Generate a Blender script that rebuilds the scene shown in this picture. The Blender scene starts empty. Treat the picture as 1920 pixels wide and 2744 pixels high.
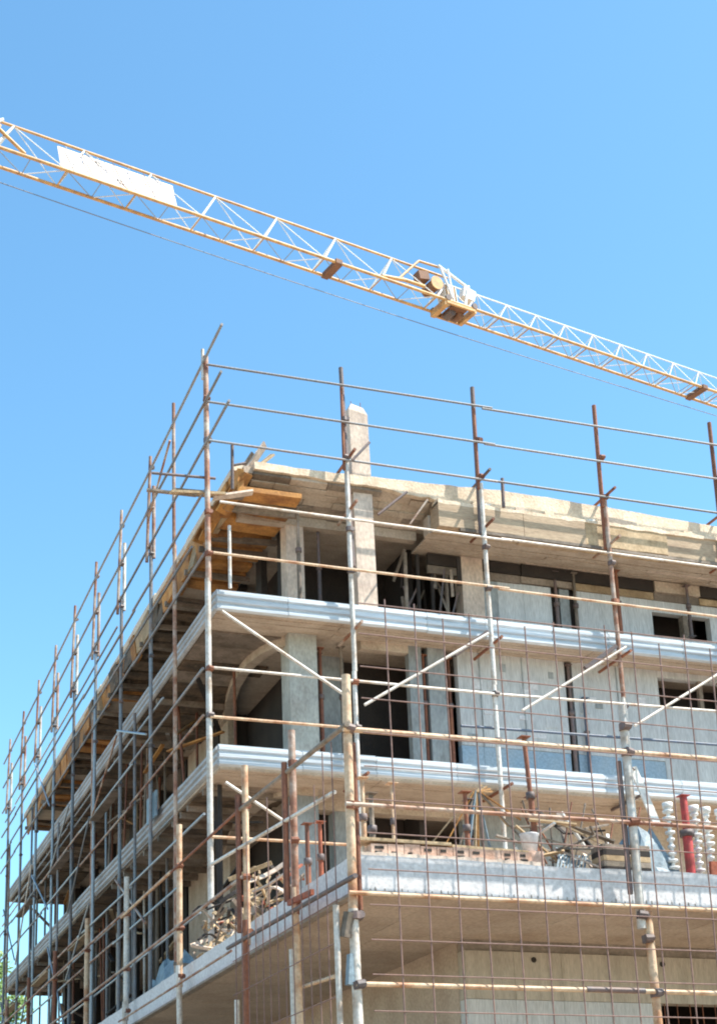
import bpy, bmesh, math, random
from mathutils import Vector, Matrix
random.seed(7)
S = bpy.context.scene
COL = S.collection

# ---------------------------------------------------------------- camera
CAM = Vector((-7.58, -26.95, 1.6))
yaw, pitch, roll = 0.33072594, 0.29222625, -0.02636678
cy, sy, cp, sp = math.cos(yaw), math.sin(yaw), math.cos(pitch), math.sin(pitch)
fwd = Vector((sy*cp, cy*cp, sp)); rt = Vector((cy, -sy, 0)); up = rt.cross(fwd)
r2 = rt*math.cos(roll) + up*math.sin(roll); u2 = -rt*math.sin(roll) + up*math.cos(roll)
cd = bpy.data.cameras.new('camera'); cam = bpy.data.objects.new('camera', cd); COL.objects.link(cam)
cam.matrix_world = Matrix(((r2.x, u2.x, -fwd.x, CAM.x), (r2.y, u2.y, -fwd.y, CAM.y), (r2.z, u2.z, -fwd.z, CAM.z), (0, 0, 0, 1)))
cd.sensor_width = 36; cd.sensor_fit = 'AUTO'; cd.lens = 4022.28/2744*36
cd.shift_x = 179.76/2744; cd.shift_y = 717.1/2744
cd.clip_start = 0.1; cd.clip_end = 6000
S.camera = cam
S.render.resolution_x = 716; S.render.resolution_y = 1024

# ---------------------------------------------------------------- world, sun, exposure
SUN_AZ, SUN_EL = 121.0, 58.0          # azimuth from +Y towards +X
w = bpy.data.worlds.new('World'); S.world = w; w.use_nodes = True
nt = w.node_tree; bg = nt.nodes['Background']
sky = nt.nodes.new('ShaderNodeTexSky'); sky.sky_type = 'NISHITA'; sky.sun_disc = False
sky.sun_elevation = math.radians(SUN_EL); sky.sun_rotation = math.radians(SUN_AZ)
sky.air_density = 1.0; sky.dust_density = 0.6; sky.ozone_density = 1.6; sky.altitude = 50
hs = nt.nodes.new('ShaderNodeHueSaturation'); hs.inputs['Saturation'].default_value = 1.12
nt.links.new(sky.outputs[0], hs.inputs['Color']); tn = nt.nodes.new('ShaderNodeMix'); tn.data_type = 'RGBA'; tn.blend_type = 'MULTIPLY'; tn.inputs[0].default_value = 1; tn.inputs[7].default_value = (.87, 1.10, 1.01, 1)
nt.links.new(hs.outputs[0], tn.inputs[6]); nt.links.new(tn.outputs[2], bg.inputs[0]); bg.inputs[1].default_value = 0.15
sd = bpy.data.lights.new('sun', 'SUN'); sd.energy = 5.0; sd.angle = math.radians(0.5); sd.color = (1, .93, .82)
so = bpy.data.objects.new('sun', sd); COL.objects.link(so)
az, el = math.radians(SUN_AZ), math.radians(SUN_EL)
sdir = Vector((math.sin(az)*math.cos(el), math.cos(az)*math.cos(el), math.sin(el)))
so.rotation_euler = (-sdir).to_track_quat('-Z', 'Y').to_euler(); so.location = (30, -20, 60)
S.view_settings.view_transform = 'Standard'; S.view_settings.look = 'None'
S.view_settings.exposure = 1.02; S.view_settings.gamma = 1; S.view_settings.use_curve_mapping = False
S.render.engine = 'CYCLES'; S.cycles.pixel_filter_type = 'BLACKMAN_HARRIS'; S.cycles.filter_width = 2.0
S.cycles.max_bounces = 7; S.cycles.diffuse_bounces = 5

# ---------------------------------------------------------------- materials
def mat(name, base, alt=None, scale=3.0, rough=.85, metal=0.0, bump=.3, stretch=(1, 1, 1), alt2=None, lo=.38, hi=.66, rnd=.0, fine=18, object_space=True):
    m = bpy.data.materials.new(name); m.use_nodes = True; n = m.node_tree.nodes; L = m.node_tree.links
    b = n['Principled BSDF']; b.inputs['Roughness'].default_value = rough; b.inputs['Metallic'].default_value = metal
    geo = n.new('ShaderNodeNewGeometry'); mp = n.new('ShaderNodeMapping'); mp.inputs['Scale'].default_value = stretch
    oi = n.new('ShaderNodeObjectInfo')
    L.new(geo.outputs['Position'], mp.inputs[0])
    nz = n.new('ShaderNodeTexNoise'); nz.inputs['Scale'].default_value = scale; nz.inputs['Detail'].default_value = 7; nz.inputs['Roughness'].default_value = .62
    L.new(mp.outputs[0], nz.inputs['Vector'])
    cr = n.new('ShaderNodeValToRGB'); e = cr.color_ramp.elements
    e[0].position = lo; e[0].color = (*base, 1); e[1].position = hi; e[1].color = (*(alt or base), 1)
    if alt2:
        k = e.new(min(.98, hi+.12)); k.color = (*alt2, 1)
    L.new(nz.outputs['Fac'], cr.inputs[0])
    nf = n.new('ShaderNodeTexNoise'); nf.inputs['Scale'].default_value = fine; nf.inputs['Detail'].default_value = 4
    L.new(mp.outputs[0], nf.inputs['Vector'])
    mr = n.new('ShaderNodeMapRange'); mr.inputs[1].default_value = .3; mr.inputs[2].default_value = .7; mr.inputs[3].default_value = .8; mr.inputs[4].default_value = 1.15
    L.new(nf.outputs['Fac'], mr.inputs[0])
    mx = n.new('ShaderNodeMix'); mx.data_type = 'RGBA'; mx.blend_type = 'MULTIPLY'; mx.inputs[0].default_value = 1
    L.new(cr.outputs[0], mx.inputs[6]); L.new(mr.outputs[0], mx.inputs[7])
    out = mx.outputs[2]
    if rnd:
        m2 = n.new('ShaderNodeMapRange'); m2.inputs[3].default_value = 1-rnd; m2.inputs[4].default_value = 1+rnd*.6
        L.new(oi.outputs['Random'], m2.inputs[0])
        mx2 = n.new('ShaderNodeMix'); mx2.data_type = 'RGBA'; mx2.blend_type = 'MULTIPLY'; mx2.inputs[0].default_value = 1
        L.new(out, mx2.inputs[6]); L.new(m2.outputs[0], mx2.inputs[7]); out = mx2.outputs[2]
    L.new(out, b.inputs['Base Color'])
    if bump:
        bp = n.new('ShaderNodeBump'); bp.inputs['Strength'].default_value = bump; bp.inputs['Distance'].default_value = .02
        L.new(nf.outputs['Fac'], bp.inputs['Height']); L.new(bp.outputs[0], b.inputs['Normal'])
    return m

M = {}
M['ground'] = mat('dusty_ground', (.36, .285, .21), (.28, .21, .15), .4, fine=6)
M['roofc'] = mat('roof_concrete', (.72, .60, .46), (.55, .43, .31), 2.2, alt2=(.36, .25, .16), bump=.6, lo=.42, hi=.68)
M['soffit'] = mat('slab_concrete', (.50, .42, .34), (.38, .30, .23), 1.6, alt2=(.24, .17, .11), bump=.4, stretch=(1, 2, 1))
M['darksoffit'] = mat('stripped_soffit_shaded', (.16, .11, .07), (.05, .04, .03), 2.4, alt2=(.22, .16, .10), bump=.6, lo=.42, hi=.6)  # brown board tone, darkened to paint the shade of the left side
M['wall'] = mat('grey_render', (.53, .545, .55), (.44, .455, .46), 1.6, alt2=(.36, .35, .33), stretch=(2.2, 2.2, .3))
M['wall2'] = mat('dark_grey_render', (.31, .34, .35), (.2, .21, .21), 1.8, stretch=(1, 1, .4))  # darker grey than the main wall render
M['warm'] = mat('warm_render', (.47, .38, .30), (.38, .29, .22), 1.3, alt2=(.27, .19, .13), bump=.3, rnd=.08)
M['board_concrete'] = mat('board_marked_concrete', (.47, .42, .35), (.37, .33, .27), 2.0, stretch=(5, 5, .5), bump=.5, rnd=.06)
M['column'] = mat('column_concrete', (.62, .51, .42), (.45, .36, .30), 2.6, alt2=(.33, .27, .22), stretch=(1, 1, .5), bump=.4)
M['column2'] = mat('grey_green_column', (.40, .41, .38), (.31, .30, .27), 2.2, alt2=(.24, .2, .17), stretch=(1, 1, .5), bump=.4)
M['beam'] = mat('tan_beam_formwork', (.50, .38, .26), (.38, .27, .18), 2.0, alt2=(.24, .16, .10), stretch=(.5, .5, 3), bump=.4, rnd=.12)
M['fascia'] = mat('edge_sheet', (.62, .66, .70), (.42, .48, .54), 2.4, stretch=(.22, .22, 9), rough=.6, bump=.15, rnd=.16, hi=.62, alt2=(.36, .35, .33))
M['fascia_shade'] = mat('edge_sheet_shaded', (.42, .43, .45), (.30, .31, .32), 1.5, stretch=(.6, .6, 4), rough=.6, rnd=.12, bump=.1)  # darker copy of the edge sheet, paints shade on the left side
M['parapet'] = mat('parapet_concrete', (.62, .615, .625), (.55, .54, .55), 2.0, alt2=(.46, .43, .41), stretch=(1, 1, 1), bump=.25)
M['darkc'] = mat('dark_concrete', (.30, .26, .22), (.2, .17, .14), 3)  # dark tone for drips and rubble; paints the terrace shadow gap too
M['wood'] = mat('orange_formwork', (.52, .25, .07), (.26, .11, .04), 2.5, alt2=(.55, .36, .18), rnd=.35, stretch=(1, 1, 1))
M['woodtan'] = mat('tan_timber', (.50, .37, .23), (.33, .23, .13), 3, rnd=.3)
M['woodgrey'] = mat('grey_timber', (.27, .22, .18), (.15, .12, .09), 3, rnd=.35)
M['pale'] = mat('weathered_tube', (.60, .57, .53), (.44, .36, .29), 2.2, alt2=(.26, .12, .07), rough=.5, metal=.15, bump=.15, lo=.45, hi=.62, rnd=.12)
M['mix'] = mat('rust_streaked_tube', (.44, .36, .30), (.28, .13, .075), 1.9, alt2=(.16, .06, .04), rough=.6, bump=.2, lo=.4, hi=.56, rnd=.2)
M['rust'] = mat('rusty_tube', (.26, .10, .05), (.16, .06, .04), 3, alt2=(.42, .22, .12), rough=.75, bump=.3, rnd=.25)
M['blued'] = mat('dull_blue_grey_tube', (.19, .225, .26), (.22, .17, .15), 2, rough=.5, rnd=.3)
M['dark'] = mat('dark_tube', (.11, .095, .10), (.17, .11, .095), 3, rough=.6, rnd=.3)
M['cream'] = mat('orange_cream_tube', (.58, .42, .28), (.40, .20, .10), 2.5, rough=.6, alt2=(.25, .1, .06), lo=.45, hi=.62)
M['wire'] = mat('rusty_wire', (.24, .145, .12), (.17, .11, .1), 5, rough=.8, bump=0)
M['brick'] = mat('hollow_clay_brick', (.60, .42, .33), (.48, .28, .2), 5, alt2=(.7, .62, .52), rnd=.15, bump=.6)
M['hole'] = mat('dark_cavity', (.02, .017, .015), (.03, .025, .02), 5, bump=0)
M['inner'] = mat('unlit_interior_dark', (.035, .026, .022), (.015, .012, .011), 1.2)  # near-black paints unlit depth in openings and slots; some loose boards too
M['bluewall'] = mat('blue_tinted_wall', (.25, .36, .47), (.3, .38, .45), 1.2, rough=.6, bump=.1)  # lower wall strip, tinted bluer than the wall above
M['bluepost'] = mat('blue_paint', (.06, .10, .17), (.08, .1, .14), 4, rough=.5)
M['tarp'] = mat('grey_blue_sheeting', (.22, .29, .34), (.13, .17, .2), 2.5, rough=.5)
M['red'] = mat('red_paint', (.50, .06, .06), (.27, .05, .04), 6, alt2=(.2, .1, .07), rough=.65, bump=.1)
M['white'] = mat('white_plaster', (.74, .74, .72), (.6, .6, .58), 5, rough=.6)
M['redbrown'] = mat('rust_brown_board', (.38, .11, .06), (.22, .07, .04), 3)
M['crane'] = mat('crane_ochre_paint', (.64, .37, .13), (.38, .2, .08), 2.6, rough=.5, alt2=(.2, .12, .08), bump=.1)
M['cranew'] = mat('crane_pale_paint', (.80, .80, .78), (.68, .68, .67), 2, rough=.45, bump=.05)
M['craned'] = mat('crane_rusty_frame', (.22, .10, .05), (.14, .07, .04), 2, rough=.7)
M['panel'] = mat('jib_sign_panel', (.40, .36, .35), (.24, .19, .17), 1.5, stretch=(1, .3, 1.6), rough=.5, bump=.05)
M['steel'] = mat('dull_steel_rope', (.30, .33, .36), None, 2, rough=.4, metal=.3, bump=0)
M['bark'] = mat('bark', (.16, .12, .09), (.1, .07, .05), 6)
M['leafa'] = mat('leaf_bright', (.17, .27, .06), (.08, .15, .03), 1.5, rough=.55, bump=0)
M['leafb'] = mat('leaf_dark', (.045, .085, .025), (.03, .055, .018), 1.5, rough=.6, bump=0)

# ---------------------------------------------------------------- helpers
WM = {}
def link(o, parent):
    COL.objects.link(o)
    if parent:
        o.parent = parent; o.matrix_parent_inverse = WM[parent.name].inverted()
    return o
def reg(o):
    WM[o.name] = Matrix.LocRotScale(o.location, o.rotation_euler if o.rotation_mode != 'QUATERNION' else o.rotation_quaternion, o.scale)
    if o.parent: pass
    return o
def tag(o, label=None, cat=None, group=None, kind=None):
    if label: o['label'] = label
    if cat: o['category'] = cat
    if group: o['group'] = group
    if kind: o['kind'] = kind
    return o
def thing(name, loc, label, cat, group=None):
    o = bpy.data.objects.new(name, None); o.location = loc; COL.objects.link(o); reg(o)
    return tag(o, label, cat, group)
_CYL = {}
def cyl_mesh(m, sides=10):
    k = (m, sides)
    if k not in _CYL:
        bm = bmesh.new(); bmesh.ops.create_cone(bm, cap_ends=True, segments=sides, radius1=1, radius2=1, depth=1)
        for f in bm.faces:
            if len(f.verts) == 4: f.smooth = True
        me = bpy.data.meshes.new('tube_'+m); bm.to_mesh(me); bm.free(); me.materials.append(M[m]); _CYL[k] = me
    return _CYL[k]
def tube(name, a, b, r, m, parent=None, sides=10):
    a, b = Vector(a), Vector(b); d = b-a
    o = bpy.data.objects.new(name, cyl_mesh(m, sides)); o.location = (a+b)/2
    o.rotation_mode = 'QUATERNION'; o.rotation_quaternion = d.to_track_quat('Z', 'X'); o.scale = (r, r, d.length)
    link(o, parent); reg(o); return o
_BOX = {}
def box_mesh(m):
    if m not in _BOX:
        bm = bmesh.new(); bmesh.ops.create_cube(bm, size=1)
        me = bpy.data.meshes.new('block_'+m); bm.to_mesh(me); bm.free(); me.materials.append(M[m]); _BOX[m] = me
    return _BOX[m]
def box(name, lo, hi, m, parent=None, rot=None):
    lo, hi = Vector(lo), Vector(hi)
    o = bpy.data.objects.new(name, box_mesh(m)); o.location = (lo+hi)/2; o.scale = (abs(hi.x-lo.x), abs(hi.y-lo.y), abs(hi.z-lo.z))
    if rot: o.rotation_euler = rot
    link(o, parent); reg(o); return o
def plank(name, a, b, wdt, th, m, parent=None, twist=0):
    a, b = Vector(a), Vector(b); d = b-a
    o = bpy.data.objects.new(name, box_mesh(m)); o.location = (a+b)/2; o.rotation_mode = 'QUATERNION'
    q = d.to_track_quat('X', 'Z') @ Matrix.Rotation(twist, 3, 'X').to_quaternion()
    o.rotation_quaternion = q; o.scale = (d.length, wdt, th)
    link(o, parent); reg(o); return o
def meshobj(name, verts, faces, m, parent=None, smooth=False):
    me = bpy.data.meshes.new(name); me.from_pydata([tuple(v) for v in verts], [], faces); me.materials.append(M[m])
    bm = bmesh.new(); bm.from_mesh(me); bmesh.ops.recalc_face_normals(bm, faces=bm.faces); bm.to_mesh(me); bm.free()
    if smooth:
        for p in me.polygons: p.use_smooth = True
    o = bpy.data.objects.new(name, me); link(o, parent); reg(o); return o
def prism(name, outline, axis, d0, d1, m, parent=None):
    """outline: (u,v) points; axis 'y': u=x v=z extruded in y; 'x': u=y v=z; 'z': u=x v=y."""
    def P(u, v, d): return {'y': (u, d, v), 'x': (d, u, v), 'z': (u, v, d)}[axis]
    n = len(outline); vs = [P(u, v, d0) for u, v in outline]+[P(u, v, d1) for u, v in outline]
    fs = [list(range(n)), list(range(2*n-1, n-1, -1))]+[[i, (i+1) % n, n+(i+1) % n, n+i] for i in range(n)]
    return meshobj(name, vs, fs, m, parent)
def edge_strip(name, x0, x1, zb, zt, y0, y1, m, parent, jt=.02, jb=.0, step=.35, axis='y'):
    n = max(2, int(abs(x1-x0)/step)); pts = []
    for i in range(n+1):
        u = x0+(x1-x0)*i/n
        z = (zt(u) if callable(zt) else zt)+random.uniform(-jt, jt); pts.append((u, z))
    for i in range(n, -1, -1):
        u = x0+(x1-x0)*i/n
        z = (zb(u) if callable(zb) else zb)+random.uniform(-jb, jb); pts.append((u, z))
    return prism(name, pts, axis, y0, y1, m, parent)
def ribbed(name, a, b, zb, zt, nrm, m, parent, ribs=3):
    """sheet panel with horizontal ribs between a and b (xy), standing out along nrm."""
    a, b, nrm = Vector(a), Vector(b), Vector(nrm); prof = []
    h = (zt-zb)/ribs
    for i in range(ribs):
        z = zb+i*h
        prof += [(0.0, z+.04*h), (.05, z+.22*h), (.05, z+.62*h), (0.0, z+.80*h)]
    prof += [(0.0, zt), (-.03, zt), (-.03, zb)]
    vs = []
    for p in (a, b):
        for o, z in prof: vs.append((p.x+nrm.x*o, p.y+nrm.y*o, z))
    n = len(prof); fs = [list(range(n)), list(range(2*n-1, n-1, -1))]+[[i, (i+1) % n, n+(i+1) % n, n+i] for i in range(n)]
    return meshobj(name, vs, fs, m, parent)

# ---------------------------------------------------------------- ground
g = meshobj('ground', [(-3000, -3000, 0), (3000, -3000, 0), (3000, 3000, 0), (-3000, 3000, 0)], [(0, 1, 2, 3)], 'ground'); tag(g, kind='structure')

# ================================================================ BUILDING
B = thing('unfinished_building', (10, 12, 0), 'unfinished concrete building with open floors and bare slab edges wrapped in scaffolding', 'building')
XR, YB = 20.0, 29.2
def slab(zt, zs, x0, y0, name='floor_slab', m='soffit'):
    return box(name, (x0, y0, zs), (XR, YB, zt), m, B)
# slabs
slab(14.16, 13.80, .28, .28)
slab(10.82, 10.40, .28, .28)
box('terrace_slab', (-.33, -8.45, 5.95), (XR, 32, 6.30), 'warm', B)
prism('roof_slab', [(.47, 17.25), (.47, 17.10), (1.5, 16.72), (YB, 16.72), (YB, 17.25)], 'x', .95, XR, 'soffit', B)
# slab edge sheets, front : lengths taken between visible seams
for zb, zt, xs in ((13.76, 14.22, (.25, 1.78, 3.15, 4.9, 6.28, 7.9, 9.3, 11.2, 13.2, 15.4, 17.6, XR)), (10.44, 10.88, (.25, 2.0, 3.6, 5.4, 7.0, 8.9, 10.8, 12.9, 15.2, 17.6, XR))):
    for i in range(len(xs)-1):
        ribbed('edge_sheet', (xs[i]+.006, .25), (xs[i+1]-.006, .25), zb+random.uniform(-.012, .012), zt+random.uniform(-.012, .012), (0, -1), 'fascia', B)
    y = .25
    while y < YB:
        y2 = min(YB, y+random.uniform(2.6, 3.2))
        ribbed('edge_sheet', (.25, y2-.006), (.25, y+.006), zb, zt+random.uniform(-.015, .015), (-1, 0), 'fascia_shade', B)
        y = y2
# soffit boards on the front strips (board-marked plaster strips)
for z, x0 in ((13.80, .3), (10.40, .3)):
    x = x0
    while x < 16:
        L = random.uniform(2.2, 3.6)
        for y in (.30, .52, .74, .96):
            if random.random() < .75:
                box('soffit_board', (x, y, z-.018-random.uniform(0, .012)), (x+L-.02, y+.19, z-.002), 'soffit', B)
        x += L
# stripped boards under the left cantilever of the slabs, darkened for shade
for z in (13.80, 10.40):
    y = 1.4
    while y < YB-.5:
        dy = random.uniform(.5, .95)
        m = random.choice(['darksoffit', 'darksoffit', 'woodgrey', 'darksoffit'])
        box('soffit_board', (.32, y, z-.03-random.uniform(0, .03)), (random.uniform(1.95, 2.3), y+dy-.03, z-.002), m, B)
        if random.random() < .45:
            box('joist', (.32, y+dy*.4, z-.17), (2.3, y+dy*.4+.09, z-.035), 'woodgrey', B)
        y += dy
# terrace upstand (pale band with fine board marks) front and left
def tt(u): return 6.46+.012*math.sin(u*1.7)
x = -.4
while x < XR-.1:
    x2 = min(XR, x+random.uniform(1.7, 2.3))
    edge_strip('parapet_panel', x+.004, x2-.004, 5.97, tt, -8.53+random.uniform(-.006, .006), -8.40, 'parapet', B, jt=.01, jb=.01, step=.25); x = x2
y = -8.39
while y < 32:
    y2 = min(32, y+random.uniform(2.2, 3.0))
    edge_strip('parapet_panel', y+.004, y2-.004, 5.97, 6.46, -.40+random.uniform(-.005, .005), -.28, 'parapet', B, jt=.01, jb=.01, axis='x'); y = y2
vs, fs = [], []
for i in range(46):
    x = -.2+i*.115+random.uniform(-.03, .03); hgt = random.uniform(.01, .05); wd = random.uniform(.01, .025); k = len(vs)
    vs += [(x, -8.54, 5.98), (x+wd, -8.54, 5.98), (x+wd*.7, -8.54, 5.98+hgt), (x+wd*.2, -8.54, 5.98+hgt), (x, -8.52, 5.98), (x+wd, -8.52, 5.98), (x+wd*.7, -8.52, 5.98+hgt), (x+wd*.2, -8.52, 5.98+hgt)]
    fs += [(k, k+1, k+2, k+3), (k+7, k+6, k+5, k+4), (k, k+4, k+5, k+1), (k+1, k+5, k+6, k+2), (k+2, k+6, k+7, k+3), (k+3, k+7, k+4, k)]
meshobj('mortar_drips', vs, fs, 'darkc', B)['kind'] = 'stuff'
box('drip_edge', (-.42, -8.55, 5.925), (XR, -8.42, 5.965), 'darkc', B)
box('drip_edge', (-.42, -8.41, 5.925), (-.30, 32, 5.965), 'darkc', B)
x = -.27
while x < 12:
    for ya, yb_ in ((-8.38, -7.1), (-7.09, -5.72)):
        box('soffit_panel', (x, ya, 5.936-random.uniform(0, .006)), (x+1.19, yb_, 5.949), 'warm', B)
    x += 1.2
y = -5.7
while y < 20:
    for xa, xb_ in ((-.27, 1.1), (1.11, 2.49)): box('soffit_panel', (xa, y, 5.936-random.uniform(0, .006)), (xb_, y+1.19, 5.949), 'warm', B)
    y += 1.2
# walls under the terrace
box('shadow_gap_beam', (2.52, -5.68, 5.76), (XR, -5.4, 5.948), 'darkc', B)  # dark band paints the shadow gap above the formed wall
x = 2.5; k = 0
tie = ((3.7, 5.64), (6.05, 5.64), (8.4, 5.64))
while x < 5.86:
    x2 = min(5.88, x+.845)
    box('formed_wall_panel', (x+.003, -5.72+random.uniform(-.004, .004), 5.0), (x2-.003, -5.45, 5.758), 'board_concrete', B)
    box('formed_wall_panel', (x+.003, -5.71, 0), (x2-.003, -5.45, 4.994), 'wall', B); x = x2
box('formed_wall_panel', (5.88, -5.715, 5.0), (8.2, -5.45, 5.758), 'board_concrete', B)
box('formed_wall_panel', (8.2, -5.71, 0), (XR, -5.45, 5.758), 'board_concrete', B)
box('window_sill', (5.88, -5.75, 3.3), (8.2, -5.4, 3.4), 'wall', B)
box('formed_wall_panel', (5.88, -5.71, 0), (8.2, -5.45, 3.3), 'wall', B)
for tx, tz in tie: tube('tie_hole', (tx, -5.735, tz), (tx, -5.70, tz), .045, 'hole', B)
for i in range(9):
    tube('window_bar', (6.05+i*.24, -5.66, 3.4), (6.05+i*.24, -5.66, 5.0), .008, 'rust', B, 6)
box('darkened_inner_wall', (2.6, -2.4, 0), (XR, -2.2, 5.95), 'inner', B)
box('side_wall', (2.5, -5.44, 0), (2.7, 31.8, 5.948), 'warm', B)
# ---- upper floors front walls
YW = 1.1
def wallseg(x0, x1, z0, z1, m='wall', y=YW, t=.2, nm='wall_panel'): return box(nm, (x0, y+random.uniform(-.006, .006), z0), (x1, y+t, z1), m, B)
# floor 2  (10.82 - 13.80)
Z0, Z1 = 10.82, 13.798
wallseg(2.08, 2.70, Z0, Z1, 'column2', t=.55, nm='column')
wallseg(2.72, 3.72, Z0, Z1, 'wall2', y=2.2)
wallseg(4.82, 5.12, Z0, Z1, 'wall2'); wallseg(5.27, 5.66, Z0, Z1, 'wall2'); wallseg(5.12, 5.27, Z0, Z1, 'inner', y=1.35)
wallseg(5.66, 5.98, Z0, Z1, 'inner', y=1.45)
wallseg(3.72, 4.82, 13.60, Z1, 'soffit', nm='lintel')
for a, b, mm in ((5.98, 6.50, 'wall'), (6.505, 7.55, 'wall'), (7.555, 8.62, 'wall'), (8.82, 9.95, 'wall'), (9.955, 11.03, 'wall'), (13.3, 15.0, 'wall'), (15.005, XR-.2, 'wall')):
    wallseg(a, b, 11.60, Z1, mm); wallseg(a, b, Z0, 11.595, 'bluewall', y=YW+.012)
wallseg(8.62, 8.82, Z0, Z1, 'inner', y=1.2)
for i in range(16):
    x = random.choice([random.uniform(6.1, 8.3), random.uniform(8.9, 10.7)]); z = random.uniform(11.7, 13.4)
    box('render_patch', (x, YW-.012, z), (x+random.uniform(.1, .35), YW+.01, z+random.uniform(.06, .3)), random.choice(['wall2', 'parapet', 'wall']), B, (0, random.uniform(-.05, .05), 0))
for x in (6.5, 7.55, 9.95): box('wall_joint_strip', (x-.012, YW-.014, 11.6), (x+.015, YW+.01, 13.78), 'wall2', B)
wallseg(11.03, 13.3, Z0, 12.90, 'wall'); wallseg(11.03, 13.3, 13.64, Z1, 'wall', nm='lintel')
wallseg(12.12, 12.22, 12.90, 13.64, 'woodgrey', nm='window_post', t=.1)
# floor 3  (14.16 - 16.72)
Z0, Z1 = 14.16, 16.28
box('column', (2.2, 1.45, Z0), (2.6, 1.85, 16.718), 'column', B)
box('column', (6.42, 1.5, Z0), (6.95, 1.9, 16.3), 'column', B)
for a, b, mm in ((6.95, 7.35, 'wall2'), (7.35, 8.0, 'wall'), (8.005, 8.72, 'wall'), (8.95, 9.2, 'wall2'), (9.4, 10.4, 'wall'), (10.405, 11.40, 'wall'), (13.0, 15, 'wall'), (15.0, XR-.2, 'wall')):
    wallseg(a, b, Z0, 15.82, mm, y=1.6)
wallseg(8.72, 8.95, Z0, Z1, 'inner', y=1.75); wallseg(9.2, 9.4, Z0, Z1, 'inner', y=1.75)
wallseg(11.40, 13.0, Z0, 14.9, 'wall', y=1.6); wallseg(11.40, 13.0, 15.52, 15.82, 'wall', y=1.6, nm='lintel')
wallseg(12.25, 12.38, 14.9, 15.52, 'woodgrey', y=1.6, nm='window_post')
# tan beam formwork band above the floor 3 wall
x = 5.6
while x < XR-.4:
    x2 = x+random.uniform(1.1, 2.4)
    box('beam_board', (x, 1.55+random.uniform(-.03, .02), 15.83+random.uniform(-.03, .03)), (x2-.02, 1.62, 16.0), random.choice(['woodgrey', 'woodtan', 'inner']), B)
    box('beam_board', (x, 1.50+random.uniform(-.03, .02), 16.01), (x2-.02, 1.60, 16.28), random.choice(['woodgrey', 'soffit', 'inner']), B)
    x = x2
# floor 1 (6.30 - 10.40)
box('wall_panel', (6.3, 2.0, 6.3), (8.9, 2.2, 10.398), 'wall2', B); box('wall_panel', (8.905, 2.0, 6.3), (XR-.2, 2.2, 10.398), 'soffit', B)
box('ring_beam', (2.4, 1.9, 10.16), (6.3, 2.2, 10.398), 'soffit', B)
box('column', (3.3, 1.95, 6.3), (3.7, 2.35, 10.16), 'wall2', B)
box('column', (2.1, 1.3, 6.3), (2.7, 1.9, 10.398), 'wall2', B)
# bowed ring beams at the left loggia
path = [(2.66, 1.16), (2.2, 1.25), (1.88, 1.5), (1.70, 1.95), (1.61, 2.6), (1.60, 3.2), (1.67, 4.1), (1.85, 5.1), (2.12, 6.2), (2.2, 7.0)]
def ring(z0, z1, m='soffit', nm='ring_beam', t=.22, pth=path):
    out = []
    inn = []
    for i, p in enumerate(pth):
        q = Vector(pth[min(i+1, len(pth)-1)])-Vector(pth[max(i-1, 0)]); nn = Vector((q.y, -q.x)).normalized()
        out.append(p); inn.append((p[0]+nn.x*t, p[1]+nn.y*t))
    return prism(nm, out+inn[::-1], 'z', z0, z1, m, B)
ring(13.58, 13.799); ring(10.26, 10.399); ring(6.31, 6.9, 'inner', 'low_wall')
# left facade walls with wide dark openings
for (z0, z1) in ((10.82, 13.798), (14.16, 16.718), (6.3, 10.398)):
    if z0 > 14:
        y = 2.0
        while y < 7: box('pier', (2.3, y, z0), (2.45, y+.4, z1), 'inner', B); y += 1.6
    y = 7.0
    while y < YB-1:
        box('pier', (2.2, y, z0), (2.42, y+.55, z1), 'inner', B)
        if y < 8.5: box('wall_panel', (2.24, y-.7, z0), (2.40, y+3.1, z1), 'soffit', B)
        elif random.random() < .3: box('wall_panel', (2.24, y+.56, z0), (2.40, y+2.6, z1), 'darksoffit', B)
        y += 3.15
    box('wall_panel', (2.2, YB-1.2, z0), (XR-.2, YB-1.0, z1), 'inner', B)
# interiors: near-black walls that keep the openings dark
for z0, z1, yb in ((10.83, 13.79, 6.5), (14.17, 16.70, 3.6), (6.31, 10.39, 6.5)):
    box('darkened_inner_wall', (4.0 if yb > 5 else 2.9, yb, z0), (XR-.3, yb+.2, z1), 'inner', B)
    box('darkened_inner_wall', (5.4, 2.3, z0), (5.55, yb-.01, z1), 'inner', B)
    box('darkened_inner_wall', (7.0, 7.0, z0), (7.2, YB-1.3, z1), 'inner', B)
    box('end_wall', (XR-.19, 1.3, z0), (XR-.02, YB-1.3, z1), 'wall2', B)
box('darkened_inner_wall', (2.9, 3.81, 14.17), (3.1, 27, 16.7), 'inner', B)
for z0, z1, yf in ((10.83, 13.795, 2.45), (6.31, 10.395, 3.1)):  # dark walls added close behind the openings to hide the lit ceilings
    box('darkened_inner_wall', (2.78, yf, z0), (2.92, 6.9, z1), 'inner', B); box('darkened_inner_wall', (2.93, yf, z0), (5.38, yf+.12, z1), 'inner', B)
    box('darkened_inner_wall', (2.35, 6.45, z0), (2.77, 6.9, z1), 'inner', B)
box('darkened_inner_wall', (10.8, 2.1, 10.83), (13.5, 2.2, 13.795), 'inner', B); box('darkened_inner_wall', (11.2, 2.5, 14.17), (13.2, 2.6, 16.3), 'inner', B)  # added dark backing so the window openings read black
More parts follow.
